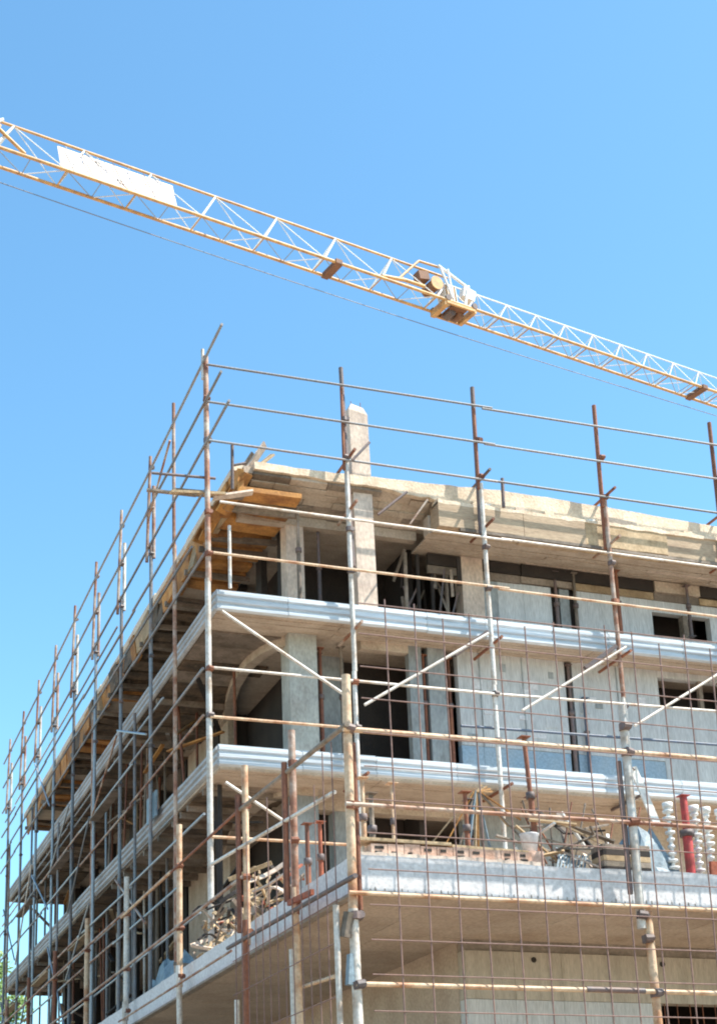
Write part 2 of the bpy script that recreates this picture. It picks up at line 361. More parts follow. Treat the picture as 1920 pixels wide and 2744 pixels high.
# ---- roof edge
def rt_(u): return 17.30+.035*min(max(u-3, 0), 4)+(-.03*max(0, u-8))+.006*math.sin(u*2.1)
def rb_(u): return 17.14 if u < 2.6 else (17.10 if u < 4.4 else (17.02 if u < 5.4 else 16.93))
x = 1.15
for x2 in (3.2, 5.2, 7.4, 9.6, 12.2, 14.8, XR):
    edge_strip('roof_edge_block', x, x2-.004, rb_, rt_, .33, .47, 'roofc', B, jt=.014, jb=.02, step=.22); x = x2
# roof terrace upstand further back
edge_strip('roof_upstand', 5.5, XR, 17.25, 17.62, .95, 1.2, 'roofc', B, jt=.02)
# deep edge beam on the right part of the roof
x = 5.3
while x < XR-.2:
    x2 = min(XR, x+random.uniform(1.3, 2.6)); m = 'beam' if random.random() < .8 else 'woodtan'
    edge_strip('edge_beam_form', x, x2-.012, 16.30+random.uniform(-.03, .02), 16.90, .19+random.uniform(-.02, .02), .60, m, B, jt=.015, jb=.012, step=.3)
    x = x2
box('edge_beam', (5.25, .63, 16.32), (XR, .9, 16.75), 'soffit', B)
box('edge_rail_timber', (5.8, .16, 16.22), (9.4, .26, 16.29), 'woodgrey', B)
box('edge_rail_timber', (9.45, .16, 16.20), (13.6, .26, 16.27), 'woodgrey', B)
# ledge of crumbled mortar between the two bands
edge_strip('ledge', 5.3, XR, 16.84, 16.93, .17, .5, 'roofc', B, jt=.025, jb=.02, step=.2)
# ribbed soffit planks right part
y = .92
while y < 1.75:
    x = 5.3
    while x < 17:
        L = random.uniform(1.4, 3.4)
        box('soffit_board', (x, y, 16.29+random.uniform(0, .035)), (x+L-.02, y+.125, 16.35), random.choice(['soffit', 'soffit', 'soffit', 'column']), B)
        x += L
    y += .14
# rough soffit, left loggia: planks at front edge, smooth concrete behind
for q in range(7):
    yy = .40+q*.17; zz = 17.07-q*.058; x = 1.15
    while x < 5.25:
        L = random.uniform(.5, 1.4)
        if random.random() < .93:
            box('soffit_board', (x, yy, zz-.02-random.uniform(0, .05)), (min(5.3, x+L)-.012, yy+.165, zz+.03), random.choice(['soffit', 'woodgrey', 'soffit', 'column', 'soffit']), B, (-.33, 0, random.uniform(-.02, .02)))
        x += L
box('ceiling_beam', (1.1, 1.42, 16.5), (5.3, 1.62, 16.715), 'soffit', B)
# vertical face of slab, left front
# orange formwork along the left edge of the roof
box('edge_board', (.93, .5, 16.98), (.97, YB, 17.22), 'woodtan', B)
y = .35
while y < YB-.2:
    dy = random.uniform(.45, 1.0)
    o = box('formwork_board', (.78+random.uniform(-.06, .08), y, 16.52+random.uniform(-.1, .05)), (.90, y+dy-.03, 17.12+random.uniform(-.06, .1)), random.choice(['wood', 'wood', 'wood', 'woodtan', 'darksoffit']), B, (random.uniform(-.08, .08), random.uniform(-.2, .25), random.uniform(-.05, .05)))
    if random.random() < .8:
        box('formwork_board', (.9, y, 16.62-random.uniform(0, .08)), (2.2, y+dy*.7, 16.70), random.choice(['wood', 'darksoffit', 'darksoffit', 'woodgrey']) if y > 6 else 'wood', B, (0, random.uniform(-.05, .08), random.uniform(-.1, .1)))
    if random.random() < .35:
        box('joist', (.7, y, 16.46), (2.3, y+.1, 16.58), 'woodgrey', B, (0, 0, random.uniform(-.08, .08)))
    y += dy
for i in range(7):       # broken shutters at the corner, hanging outwards
    y0 = .3+i*.28
    plank('formwork_board', (1.0-.04*i, y0, 16.98), (.6-.03*i+random.uniform(-.08, .1), y0+.55, 16.30+random.uniform(-.1, .12)), .3, .035, 'wood', B, random.uniform(-.4, .4))
y = .5
while y < YB:
    y2 = min(YB, y+random.uniform(1.2, 2.6))
    box('roof_curb', (.74+random.uniform(-.02, .02), y, 17.13), (.96, y2-.01, 17.30+random.uniform(-.03, .05)), 'roofc', B); y = y2
# square column rising through the roof
meshobj('column', [(3.46, .48, 14.17), (3.9, .48, 14.17), (3.9, .92, 14.17), (3.46, .92, 14.17),
                   (3.44, .5, 17.4), (3.88, .5, 17.4), (3.88, .9, 17.4), (3.44, .9, 17.4),
                   (3.42, .5, 19.05), (3.86, .5, 18.95), (3.86, .9, 18.95), (3.42, .9, 19.1),
                   (3.5, .56, 19.22), (3.78, .56, 19.15), (3.78, .84, 19.15), (3.5, .84, 19.22)],
        [(0, 1, 5, 4), (1, 2, 6, 5), (2, 3, 7, 6), (3, 0, 4, 7), (4, 5, 9, 8), (5, 6, 10, 9), (6, 7, 11, 10), (7, 4, 8, 11), (8, 9, 13, 12), (9, 10, 14, 13), (10, 11, 15, 14), (11, 8, 12, 15), (12, 13, 14, 15), (3, 2, 1, 0)], 'column', B)
for dx, dy in ((3.54, .6), (3.74, .6), (3.54, .8), (3.74, .8)): tube('rebar', (dx, dy, 19.0), (dx+random.uniform(-.03, .03), dy, 19.3), .008, 'rust', B, 6)
# ragged corner shutters above the roof edge
for a, b, wd in (((1.0, .6, 17.1), (1.45, .5, 17.85), .2), ((.9, .9, 17.1), (1.25, .7, 17.7), .16), ((1.2, .45, 17.2), (1.6, .45, 17.6), .14), ((.75, .7, 17.0), (1.15, .6, 17.35), .12)):
    plank('corner_board', a, b, wd, .04, random.choice(['woodtan', 'column', 'woodgrey']), B, random.uniform(-.6, .6))
# hollow bricks and coping on the terrace front edge
x = -.1
while x < 2.2:
    b_ = box('hollow_brick', (x, -8.45, 6.475), (x+.235, -8.2, 6.475+.19+random.uniform(-.012, .012)), 'brick', B)
    for dz in (.06, .13):
        if random.random() < .7: box('brick_cavity', (x+.05, -8.456, 6.475+dz-.02), (x+.05+random.uniform(.06, .14), -8.44, 6.475+dz+.02), 'hole', b_)
    x += .245
edge_strip('mortar_fillet', -.3, 2.45, 6.44, 6.52, -8.50, -8.42, 'column', B, jt=.014, step=.07)
box('coping_board', (-.3, -8.46, 6.69), (1.1, -8.14, 6.735), 'woodtan', B, (0, .006, 0)); box('coping_board', (1.12, -8.44, 6.66), (2.3, -8.16, 6.70), 'woodtan', B, (0, .02, 0))

# ================================================================ SCAFFOLD, upper
_CP = {}
def coupler_mesh(m):
    if m not in _CP:
        bm = bmesh.new()
        bmesh.ops.create_cone(bm, cap_ends=True, segments=8, radius1=.95, radius2=.95, depth=1.3)
        bmesh.ops.create_cone(bm, cap_ends=True, segments=8, radius1=.7, radius2=.7, depth=1.5, matrix=Matrix.Translation((0, -.75, .1)) @ Matrix.Rotation(math.pi/2, 4, 'Y'))
        bmesh.ops.create_cone(bm, cap_ends=True, segments=6, radius1=.28, radius2=.28, depth=1.3, matrix=Matrix.Translation((.85, -.4, .1)) @ Matrix.Rotation(math.pi/2, 4, 'X'))
        me = bpy.data.meshes.new('coupler_'+m); bm.to_mesh(me); bm.free(); me.materials.append(M[m]); _CP[m] = me
    return _CP[m]
def coupler(p, parent, m='dark', s=.075):
    p = Vector(p)
    o = bpy.data.objects.new('coupler', coupler_mesh(m)); o.location = p; o.scale = (s, s, s); o.rotation_euler = (0, random.uniform(-.2, .2), random.choice([0, 0, math.pi/2])+random.uniform(-.3, .3)); link(o, parent); reg(o); return o
UF = thing('front_scaffold', (6, 0, 6.3), 'tall tube scaffold rising past the roof across the front of the upper floors', 'scaffold')
UL = thing('side_scaffold', (0, 15, 6.3), 'tube scaffold receding along the left side of the building against the sky', 'scaffold')
FX = [0, 3.1, 6.27, 9.38, 12.5, 15.6, 18.7]
for i, x in enumerate(FX):
    top = 19.35 if i == 0 else 19.68+.05*i
    zb = 6.3
    zs = [17.6, 17.5, 17.35, 17.4, 17.3, 17.3, 17.3][i]
    lo_m = ['pale', 'pale', 'pale', 'mix', 'pale', 'pale', 'pale'][i]
    if i == 0:
        tube('standard', (x, 0, zb), (x, 0, 14.3), .06, 'pale', UF); tube('standard', (x+.015, 0, 14.25), (x, 0, 19.45), .058, 'mix', UF)
        tube('standard', (x-.06, .02, 18.9), (x-.06, .02, 19.62), .035, 'pale', UF)
    else:
        tube('standard', (x, 0, zb), (x, 0, 12.6), .05, 'pale', UF)
        tube('standard', (x+.015, 0, 12.6), (x+.01, 0, zs), .052, lo_m, UF)
        tube('standard', (x+.1 if i == 1 else x-.03, .07, 15.0 if i == 1 else zs-1.2), (x-.02, .03, top), .05, 'dark' if i < 3 else 'rust', UF)
        tube('standard', (x-.05, -.02, 17.2), (x-.045, -.02, 19.2), .035, 'rust', UF)
    for z in (18.4, 17.45, 15.8, 14.85, 12.35, 11.35): coupler((x, -.03, z+random.uniform(-.05, .05)), UF, random.choice(['dark', 'rust', 'dark']))
    if i:
        for z, L in ((17.5, .9), (13.55, 1.0), (10.3, 1.0), (16.3, .8)):
            tube('transom', (x+.05, -.42, z), (x+.08, L, z+.02), .035, random.choice(['dark', 'rust', 'woodgrey' if False else 'mix']), UF)
    # bracket under each slab: short rusty raker
    if i > 1:
        plank('raker', (x-.08, -.05, 13.78), (x-.85, .05, 13.22), .1, .09, 'dark', UF)
    box('base_plate', (x-.09, -.09, 6.3), (x+.09, .09, 6.315), 'dark', UF)
def ledger(z, x0, x1, y=0, r=.03, m=None, par=UF, sag=.03, nm='ledger', z1=None):
    x = x0; zz = z
    z1 = z if z1 is None else z1
    while x < x1-.05:
        x2 = min(x1, x+6.3 if x > x0 else x+6.4)
        za = z+(z1-z)*(x-x0)/(x1-x0); zb = z+(z1-z)*(x2-x0)/(x1-x0)
        tube(nm, (x, y, za+random.uniform(-sag, sag)), (x2+.25 if x2 < x1 else x2, y-.005, zb+random.uniform(-sag, sag)), r, m or random.choice(['pale', 'mix']), par); x = x2
ledger(19.22, 0, 18.9, -.09, .026, 'blued'); ledger(18.32, 0, 18.9, -.09, .026, 'blued'); ledger(17.42, 0, 18.9, -.09, .026, 'blued')
ledger(16.05, .25, 18.9, -.085, .026, 'pale', z1=15.95); ledger(14.88, .1, 18.9, -.085, .028, 'cream', z1=14.7)
ledger(12.34, 0, 18.9, -.085, .03, 'pale', z1=12.5); ledger(11.34, 0, 6.2, -.085, .03, 'cream'); ledger(11.68, 5.5, 18.9, .12, .03, 'bluepost', z1=11.85)
ledger(8.9, 0, 3.2, -.085, .03, 'cream')
for a, b in (((.25, 13.57), (2.85, 12.0)), ((3.25, 11.84), (6.16, 13.72)), ((6.83, 12.03), (9.5, 13.75)), ((9.53, 11.92), (12.4, 13.7)), ((12.9, 11.9), (15.5, 13.7)), ((.28, 9.98), (1.5, 9.24))):
    tube('brace', (a[0], -.13, a[1]), (b[0], -.13, b[1]), .032, 'pale', UF)
tube('brace', (3.2, -.12, 17.40), (3.62, -.12, 17.9), .03, 'dark', UF)
tube('brace', (3.75, -.1, 16.2), (4.45, -.1, 16.84), .03, 'dark', UF)
tube('brace', (4.5, -.05, 16.1), (4.95, -.05, 16.75), .022, 'mix', UF)
tube('stub_post', (6.86, .1, 16.9), (6.88, .1, 17.62), .04, 'dark', UF)
tube('stub_post', (.55, 0, 16.4), (.56, 0, 17.42), .035, 'dark', UF); tube('stub_post', (.56, 0, 16.95), (.85, 0, 17.05), .028, 'dark', UF)
tube('stub_post', (.5, .1, 14.2), (.5, .1, 15.6), .035, 'pale', UF)
# upper landing timber at the corner
plank('landing_board', (-.75, .1, 16.2), (.42, .15, 16.34), .2, .05, 'woodtan', UF, .2); plank('landing_board', (.2, .2, 16.25), (1.05, .2, 16.5), .14, .05, 'column', UF, -.3); plank('landing_board', (-1.2, .3, 16.28), (-.2, .1, 16.2), .1, .04, 'woodgrey', UF)
plank('landing_board', (-.65, .35, 16.36), (.9, .35, 16.44), .22, .05, 'woodgrey', UF)
tube('landing_bearer', (-1.15, .05, 16.55), (.2, .05, 16.62), .03, 'dark', UF)
# side scaffold
LY = [4.95, 8.2, 11.5, 14.7, 18.0, 21.3, 24.6, 27.9]
tube('standard', (0, 2.75, 16.1), (0, 2.75, 19.9), .04, 'mix', UL); tube('standard', (-.02, 2.6, 6.3), (0, 2.7, 16.3), .045, 'mix', UL)
for i, y in enumerate(LY):
    tube('standard', (0, y, 6.3), (0, y, 17.4), .045, random.choice(['blued', 'steel']), UL)
    tube('standard', (-.10, y+.02, 16.9), (-.02, y, 19.85 if i else 19.7), .04, 'mix', UL)
    tube('standard', (.06, y-.02, 17.0), (.06, y-.02, 18.9), .045, 'pale' if i % 2 else 'mix', UL)
    for z in (19.4, 18.3, 17.1, 14.5, 12.3): coupler((0, y, z), UL, 'dark', .06)
    box('base_plate', (-.09, y-.09, 6.3), (.09, y+.09, 6.315), 'dark', UL)
for z, y0 in ((19.28, -1.46), (18.28, -1.36), (17.25, -1.89), (16.3, 0), (15.5, 1.0), (14.9, 0), (12.4, .2), (11.4, .2), (9.4, .2), (8.4, 2)):
    y = y0
    while y < 29:
        y2 = min(29, y+6.4)
        tube('ledger', (-.06, y, z+random.uniform(-.04, .04)), (-.06, y2+.2, z+random.uniform(-.04, .04)), .03 if z > 16 else .028, 'blued' if z > 14 else random.choice(['blued', 'mix', 'steel']), UL); y = y2
for y0, y1, z0, z1 in ((2.7, 4.9, 18.9, 17.9), (5, 8.1, 12.6, 13.7), (8.2, 11.5, 13.6, 12.2), (14.7, 18, 13.6, 12.2), (5, 8.2, 8.2, 9.9), (11.5, 14.7, 10, 8.5), (18, 21.3, 11.2, 13)):
    tube('brace', (-.1, y0, z0), (-.1, y1, z1), .028, random.choice(['mix', 'steel']), UL)
plank('loose_sign_board', (.08, 4.7, 10.9), (.08, 5.6, 10.9), .04, .6, 'tarp', UL)
for i in range(9):
    y = 6.6+i*2.6
    tube('standard', (.95 if i % 2 else .04, y, 6.3 if i % 2 == 0 else 10.9), (.95 if i % 2 else .02, y+.1, random.choice([13.7, 15.6, 13.7]) if i % 2 == 0 else 13.7), .038, random.choice(['steel', 'mix', 'blued']), UL)
for z, y0 in ((13.2, 4), (10.2, 3), (9.0, 9), (7.6, 1), (12.9, 12), (16.9, 9)):
    y = y0
    while y < 29: y2 = min(29.2, y+5.9); tube('ledger', (.06, y, z+random.uniform(-.05, .05)), (.06, y2, z+random.uniform(-.05, .05)), .026, random.choice(['steel', 'blued', 'pale']), UL); y = y2
for y0, z0, y1, z1 in ((21.4, 13.4, 24.5, 10.6), (24.7, 10.8, 27.8, 13.2), (14.8, 7.2, 17.9, 10), (21.4, 9.6, 24.5, 7), (24.7, 7, 27.8, 9.8), (18.1, 14.5, 21.2, 16.8), (11.6, 12.4, 14.6, 10.4)):
    tube('brace', (-.1, y0, z0), (-.1, y1, z1), .026, random.choice(['steel', 'pale', 'blued']), UL)
for y0 in (8.4, 14.8, 21.4):
    plank('walkway_board', (-.02, y0, 12.25), (-.02, y0+3, 12.25), .25, .04, 'woodgrey', UL); plank('walkway_board', (.02, y0+3.2, 9.3), (.02, y0+6.1, 9.3), .25, .04, 'woodtan', UL)
# inner row along the side: thinner tubes near the wall
for y in (3.2, 6.4, 9.6, 12.9, 16.2, 19.5, 22.8, 26.0):
    tube('inner_standard', (1.5, y, 10.9), (1.5, y+.05, 13.75), .035, random.choice(['woodgrey', 'rust', 'woodtan']), UL)
    tube('inner_standard', (1.2, y+1, 6.3), (1.2, y+1.1, 10.38), .035, random.choice(['woodgrey', 'rust', 'pale']), UL)

# ================================================================ SCAFFOLD, lower (round the terrace)
LF = thing('terrace_scaffold', (1.5, -9, 0), 'closer rust streaked scaffold standing round the lower terrace edge in the foreground', 'scaffold')
XO, YO = -.6, -9.02
tube('standard', (XO-.02, YO, 5.4), (XO, YO, 8.85), .062, 'cream', LF)
tube('standard', (XO+.03, YO, 0), (XO-.02, YO, 5.6), .065, 'pale', LF)
tube('standard', (XO+.10, YO+.05, 5.6), (XO+.09, YO+.05, 7.9), .035, 'rust', LF)
tube('standard', (XO-.22, YO+.05, 0), (XO-.24, YO+.05, 5.65), .04, 'pale', LF)
box('timber_packer', (XO-.17, YO-.07, 5.22), (XO-.06, YO+.04, 5.55), 'woodgrey', LF, (.2, .1, .3))
box('timber_packer', (XO-.13, YO-.05, 4.6), (XO-.03, YO+.05, 5.0), 'tarp', LF, (0, .1, .1))
XB = 3.66
tube('standard', (XB, YO, 5.5), (XB+.02, YO, 8.78), .065, 'pale', LF); tube('standard', (XB+.13, YO-.01, 0), (XB+.11, YO, 5.75), .062, 'cream', LF)
tube('standard', (XB-.1, YO+.05, 6.0), (XB-.09, YO+.06, 7.95), .04, 'dark', LF)
for xx in (7.95, 12.2): tube('standard', (xx, YO, 0), (xx, YO, 8.8), .06, 'mix', LF)
ledger(8.05, XO-.1, 12.4, YO-.08, .038, 'cream', LF, .01); ledger(6.99, XO-.1, 12.4, YO-.08, .03, 'mix', LF, .01, z1=7.03)
ledger(5.80, XO-.1, 12.4, YO-.08, .03, 'cream', LF, .01); ledger(4.61, XO-.05, 12.4, YO-.08, .034, 'cream', LF, .01)
tube('sleeve', (XB-1.0, YO-.085, 4.62), (XB-.1, YO-.085, 4.62), .04, 'dark', LF)
for p in ((XO, YO, 8.06), (XO, YO, 7.0), (XO, YO, 5.5), (XB, YO, 8.06), (XB, YO, 7.02), (XB, YO, 5.68), (XB+.05, YO, 5.35), (XB+.1, YO, 4.6), (XB, YO, 8.45), (XO, YO, 4.6)):
    coupler((p[0], p[1]-.03, p[2]), LF, random.choice(['rust', 'dark']), .08)
side = [(-6.68, 8.82, 'mix', 'cream'), (-4.26, 9.0, 'cream', 'rust'), (.06, 9.12, 'cream', 'pale'), (4.66, 9.14, 'pale', 'pale'), (9.1, 9.1, 'cream', 'pale'), (13.6, 9.1, 'rust', 'mix'), (18.1, 9.1, 'rust', 'mix'), (22.6, 9.1, 'mix', 'mix')]
for i, (y, zt, mu, ml) in enumerate(side):
    r = .055 if i < 3 else .06
    tube('standard', (XO, y, 6.0), (XO, y, zt), r, mu, LF); tube('standard', (XO-.08 if i % 2 else XO+.08, y, 0), (XO-.02, y, 6.4), r, ml, LF)
    if i < 2: tube('standard', (XO-.11, y+.05, 6.2), (XO-.11, y+.05, zt-.5), .045, 'rust', LF)
    for z in (8.3, 7.1, 6.2): coupler((XO, y, z), LF, 'rust', .07)
tube('standard', (XO+.14, -6.1, 0), (XO+.12, -6.1, 5.6), .045, 'pale', LF); tube('standard', (XO-.02, -3.7, 0), (XO-.02, -3.7, 5.2), .045, 'pale', LF)
def sled(z, y0, y1, m, r=.032, z1=None):
    tube('ledger', (XO-.08, y0, z), (XO-.08, y1, z if z1 is None else z1), r, m, LF)
sled(8.08, -9.2, -4.1, 'woodgrey', .038, 8.25); sled(8.26, -4.3, .5, 'rust', .025); sled(8.27, .4, 4.8, 'cream', .034); sled(8.32, 4.5, 10, 'mix', .03); sled(8.33, 10, 23, 'mix')
sled(7.1, -4.3, 4.8, 'mix'); sled(7.1, 4.6, 23, 'mix'); sled(5.98, -9.3, -3.4, 'dark', .035, 6.1); sled(6.02, -3.6, 5, 'mix', .022)
tube('brace', (XO-.12, -8.75, 7.26), (XO-.12, -2.63, 7.7), .03, 'pale', LF)
plank('toe_board', (XO-.12, -7.75, 6.1), (XO-.12, -6.7, 6.16), .05, .08, 'redbrown', LF)
tube('brace', (XO+.1, -7.9, 4.9), (XO+.15, -6.2, 5.0), .03, 'cream', LF)

# wire mesh tied outside the terrace scaffold
WF = thing('wire_mesh_screen', (2, YO-.16, 4), 'wide rusty wire grid screen tied across the front of the lower scaffold', 'mesh screen')
x = -.05
while x < 8.2:
    tz = 9.9+random.uniform(-.15, .1)
    tube('wire', (x+random.uniform(-.03, .03), YO-.15, 3.2), (x+random.uniform(-.02, .02), YO-.15, tz), .0105, 'wire', WF, 6); x += .435
z = 3.3
while z < 9.9:
    tube('wire', (-.45, YO-.165, z+random.uniform(-.02, .02)), (8.3, YO-.165, z+random.uniform(-.02, .02)), 0.009, 'wire', WF, 6); z += .47
WS = thing('side_wire_mesh_screen', (XO-.16, -6, 4), 'narrow rusty wire grid screen tied to the left side of the lower scaffold', 'mesh screen')
y = -8.8
while y < -4.1:
    tube('wire', (XO-.16, y, 3.2), (XO-.16, y+random.uniform(-.04, .04), random.uniform(6.4, 8.0)), .009, 'wire', WS, 6); y += .36
for z in (3.8, 4.5, 5.2, 5.75): tube('wire', (XO-.17, -8.9, z), (XO-.17, -4.0, z+.02), .008, 'wire', WS, 6)

# ================================================================ CLUTTER ON THE TERRACE
def prop_(x, y, z0, z1, r, m, label, group='steel props standing on the terrace', lean=(0, 0)):
    t = thing('steel_prop', (x, y, z0), label, 'prop', group)
    tube('outer_tube', (x, y, z0), (x+lean[0]*.6, y+lean[1]*.6, z0+(z1-z0)*.6), r, m, t); tube('inner_tube', (x+lean[0]*.6, y+lean[1]*.6, z0+(z1-z0)*.6), (x+lean[0], y+lean[1], z1), r*.78, m, t)
    box('head_plate', (x+lean[0]-.08, y+lean[1]-.08, z1), (x+lean[0]+.08, y+lean[1]+.08, z1+.012), m, t); box('foot_plate', (x-.08, y-.08, z0-.012), (x+.08, y+.08, z0), m, t)
    tube('collar', (x+lean[0]*.6, y+lean[1]*.6, z0+(z1-z0)*.6-.05), (x+lean[0]*.6, y+lean[1]*.6, z0+(z1-z0)*.6+.05), r*1.5, 'dark', t)
    return t
T = 6.312
prop_(.02, -7.9, T, 7.75, .04, 'cream', 'pale steel prop just right of the corner scaffold pole on the terrace')
prop_(.27, -7.6, T, 7.62, .045, 'woodgrey', 'short dark brown prop between two thin pale props near the terrace corner')
prop_(.47, -7.9, T, 7.7, .025, 'cream', 'thin pale prop right of the short dark prop near the terrace corner')
prop_(1.62, -7.9, T, 7.65, .04, 'rust', 'rusty prop left of its dark twin behind the brick row')
prop_(1.78, -7.7, T, 7.6, .05, 'dark', 'dark prop right of its rusty twin behind the brick row')
prop_(2.72, -7.95, T, 8.56, .045, 'rust', 'tall dark red prop leaning left between the bundle of laths and the scaffold pole', lean=(-.1, 0))
prop_(2.85, -7.6, T, 7.75, .04, 'rust', 'short rusty prop at the foot of the tall leaning one')
prop_(5.17, -8.1, T, 7.78, .075, 'red', 'thick bright red prop at the right of the terrace')
prop_(.2, -5.0, T, 7.85, .045, 'rust', 'dark rust prop near the left terrace edge, nearer the outer scaffold', )
prop_(.2, -5.6, T, 7.72, .04, 'redbrown', 'brown red prop near the left terrace edge, right of the other')
# splayed laths
t = thing('lath_bundle', (1.95, -7.7, T), 'splayed bundle of yellow brown and blue laths tied at the top on the terrace', 'laths')
for i in range(11):
    a = (i-5)*.2
    plank('lath', (1.88+math.sin(a)*.03, -7.75, 7.75), (1.9+math.sin(a)*.85, -7.7+.2*math.cos(i), 7.75-math.cos(a*.9)*random.choice([1.42, 1.35, .6])), .035, .02, ['woodtan', 'wood', 'woodgrey', 'tarp'][i % 4], t)
for i in range(8):
    a = -1.2+i*.35
    plank('lath', (1.88, -7.76, 7.72), (1.88+math.cos(a)*.26, -7.76, 7.72+abs(math.sin(a))*.12), .03, .02, random.choice(['wood', 'woodtan']), t)
# bucket
def lathe(name, prof, c, m, parent=None, n=16):
    vs, fs = [], []
    for r, z in prof:
        for i in range(n): vs.append((c[0]+r*math.cos(2*math.pi*i/n), c[1]+r*math.sin(2*math.pi*i/n), c[2]+z))
    for j in range(len(prof)-1):
        for i in range(n): fs.append((j*n+i, j*n+(i+1) % n, (j+1)*n+(i+1) % n, (j+1)*n+i))
    fs.append(tuple(range(n))); fs.append(tuple(range((len(prof)-1)*n, len(prof)*n)))
    return meshobj(name, vs, fs, m, parent, True)
t = thing('bucket', (2.48, -8.15, T), 'pale grey bucket standing on bricks beside the rusty leaning props', 'bucket')
lathe('pail', [(.10, .42), (.135, .68), (.145, .70), (.13, .70), (.12, .65)], (2.48, -8.15, T), 'parapet', t)
box('packing_block', (2.34, -8.29, T), (2.62, -8.0, T+.42), 'brick', t)
# balusters
for i, (bx, nm) in enumerate(((4.93, 'white turned baluster left of the bright red prop'), (5.42, 'white turned baluster just right of the bright red prop'), (5.66, 'second white turned baluster to the right of the red prop'), (5.95, 'white turned baluster nearest the right frame edge'))):
    prof = [(.085, 0), (.085, .08)]
    for k in range(11):
        z0 = .1+k*.11; q = .075+.02*math.sin(k*.9+i); prof += [(.03, z0), (.03, z0+.035), (q, z0+.045), (q, z0+.08), (.03, z0+.09)]
    prof += [(.08, 1.32), (.08, 1.4)]
    o = lathe('baluster', prof, (bx, -8.02+.05*i, T-.03), 'white', None, 14); tag(o, nm, 'baluster', 'white turned balusters waiting on the terrace')
o = box('rust_brown_board', (5.36, -8.34, T), (8.2, -8.28, 6.72), 'redbrown', None, (.1, 0, 0)); tag(o, 'low rust brown board lying along the terrace edge right of the red prop', 'board')
# sheeting heap
def heap(name, c, s, m, seed, n=14, par=None):
    random.seed(seed); vs, fs = [], []
    for j in range(n+1):
        for i in range(n+1):
            u, v = i/n*2-1, j/n*2-1; h = max(0, 1-(u*u+v*v)**.9)
            vs.append((c[0]+u*s[0], c[1]+v*s[1], c[2]+s[2]*h*(.75+.5*random.random())))
    for j in range(n):
        for i in range(n): fs.append((j*(n+1)+i, j*(n+1)+i+1, (j+1)*(n+1)+i+1, (j+1)*(n+1)+i))
    return meshobj(name, vs, fs, m, par)
tag(heap('tarpaulin', (4.6, -7.7, T), (.75, .5, .95), 'tarp', 3), 'blue grey sheeting heaped right of the foreground scaffold pole', 'tarpaulin')
tag(heap('tarpaulin', (.45, 4.5, T), (.6, 2.6, 1.0), 'tarp', 4), 'long blue grey sheeting heap along the left terrace edge', 'tarpaulin')
random.seed(11)
# mixed debris pile in the middle right
t = thing('debris_pile', (3.2, -7.6, T), 'mixed pile of slatted pallet, broken boards and rods left of the foreground scaffold pole', 'debris')
for i in range(9): plank('slat', (2.95+i*.055, -8.0, T+.12), (3.15+i*.055, -7.8, T+.52), .03, .02, 'tarp', t, .3)
for i in range(48):
    c = Vector((random.uniform(2.8, 4.4), random.uniform(-8.1, -7.2), T+random.uniform(.1, 1.05))); d = Vector((random.uniform(-1, 1), random.uniform(-.4, .4), random.uniform(-.45, .5))).normalized()*random.uniform(.25, .6)
    plank('broken_board', c-d, c+d, random.uniform(.03, .09), .025, random.choice(['woodtan', 'woodgrey', 'column', 'inner', 'darkc', 'white']), t, random.uniform(-.5, .5))
for i, mm in enumerate(('wood', 'inner', 'woodgrey', 'woodtan', 'inner', 'woodgrey')):
    box('stacked_plank', (3.62, -8.25, T+.1+i*.085), (4.4, -7.9, T+.18+i*.085), mm, t)
for i in range(9):
    a = random.uniform(-.6, .6); x = random.uniform(2.9, 4.4)
    tube('rod', (x, -7.5, T+.3), (x+a, -7.4, T+1.35+random.uniform(-.2, .15)), .014, random.choice(['rust', 'woodgrey']), t, 6)
# pale plank tied to the foreground pole
t = thing('hanging_board', (4.1, YO+.1, 6.9), 'cream board tied slantwise to the foreground scaffold pole under its top rail', 'board')
plank('board', (3.83, YO+.12, 7.9), (4.15, YO+.12, 7.05), .12, .03, 'white', t, 1.57)
tube('tie_wire', (3.7, YO, 7.88), (3.85, YO+.1, 7.86), .012, 'dark', t, 6)
# heap of bent offcuts and boards behind the left edge
t = thing('timber_heap', (.2, -1.4, T), 'heap of curved orange brown timber offcuts and loose boards behind the left terrace edge', 'timber')
for i in range(110):
    c = Vector((random.uniform(-.2, .5), random.uniform(-4.0, 1.0), T+random.uniform(.15, 1.2))); a = random.uniform(0, 6.28)
    pts = []; L = random.uniform(.2, .5); bend = random.uniform(-.35, .35)
    d = Vector((math.cos(a)*.7, math.sin(a), random.uniform(-.7, .7))).normalized()
    n_ = Vector((random.uniform(-1, 1), random.uniform(-1, 1), random.uniform(-1, 1))).normalized()
    for k in range(5):
        s = -1+k*.5; pts.append(c+d*L*s+n_*bend*(1-s*s))
    vs, fs = [], []; side_ = d.cross(n_).normalized()*random.uniform(.02, .04)
    up_ = side_.cross(d).normalized()*.015
    for p in pts: vs += [p-side_-up_, p+side_-up_, p+side_+up_, p-side_+up_]
    for k in range(4):
        for q in range(4): fs.append((k*4+q, k*4+(q+1) % 4, (k+1)*4+(q+1) % 4, (k+1)*4+q))
    fs += [(0, 1, 2, 3), (16, 17, 18, 19)]
    meshobj('offcut', vs, fs, random.choice(['woodtan', 'woodgrey', 'woodtan', 'column', 'redbrown', 'inner', 'woodgrey']), t)
for i in range(8):
    plank('loose_board', (.0+.1*i, -4.4+.3*i, T+.15+.05*i), (.2+.1*i, -2.9+.3*i, T+.25+.06*i), .2, .035, 'woodtan', t)
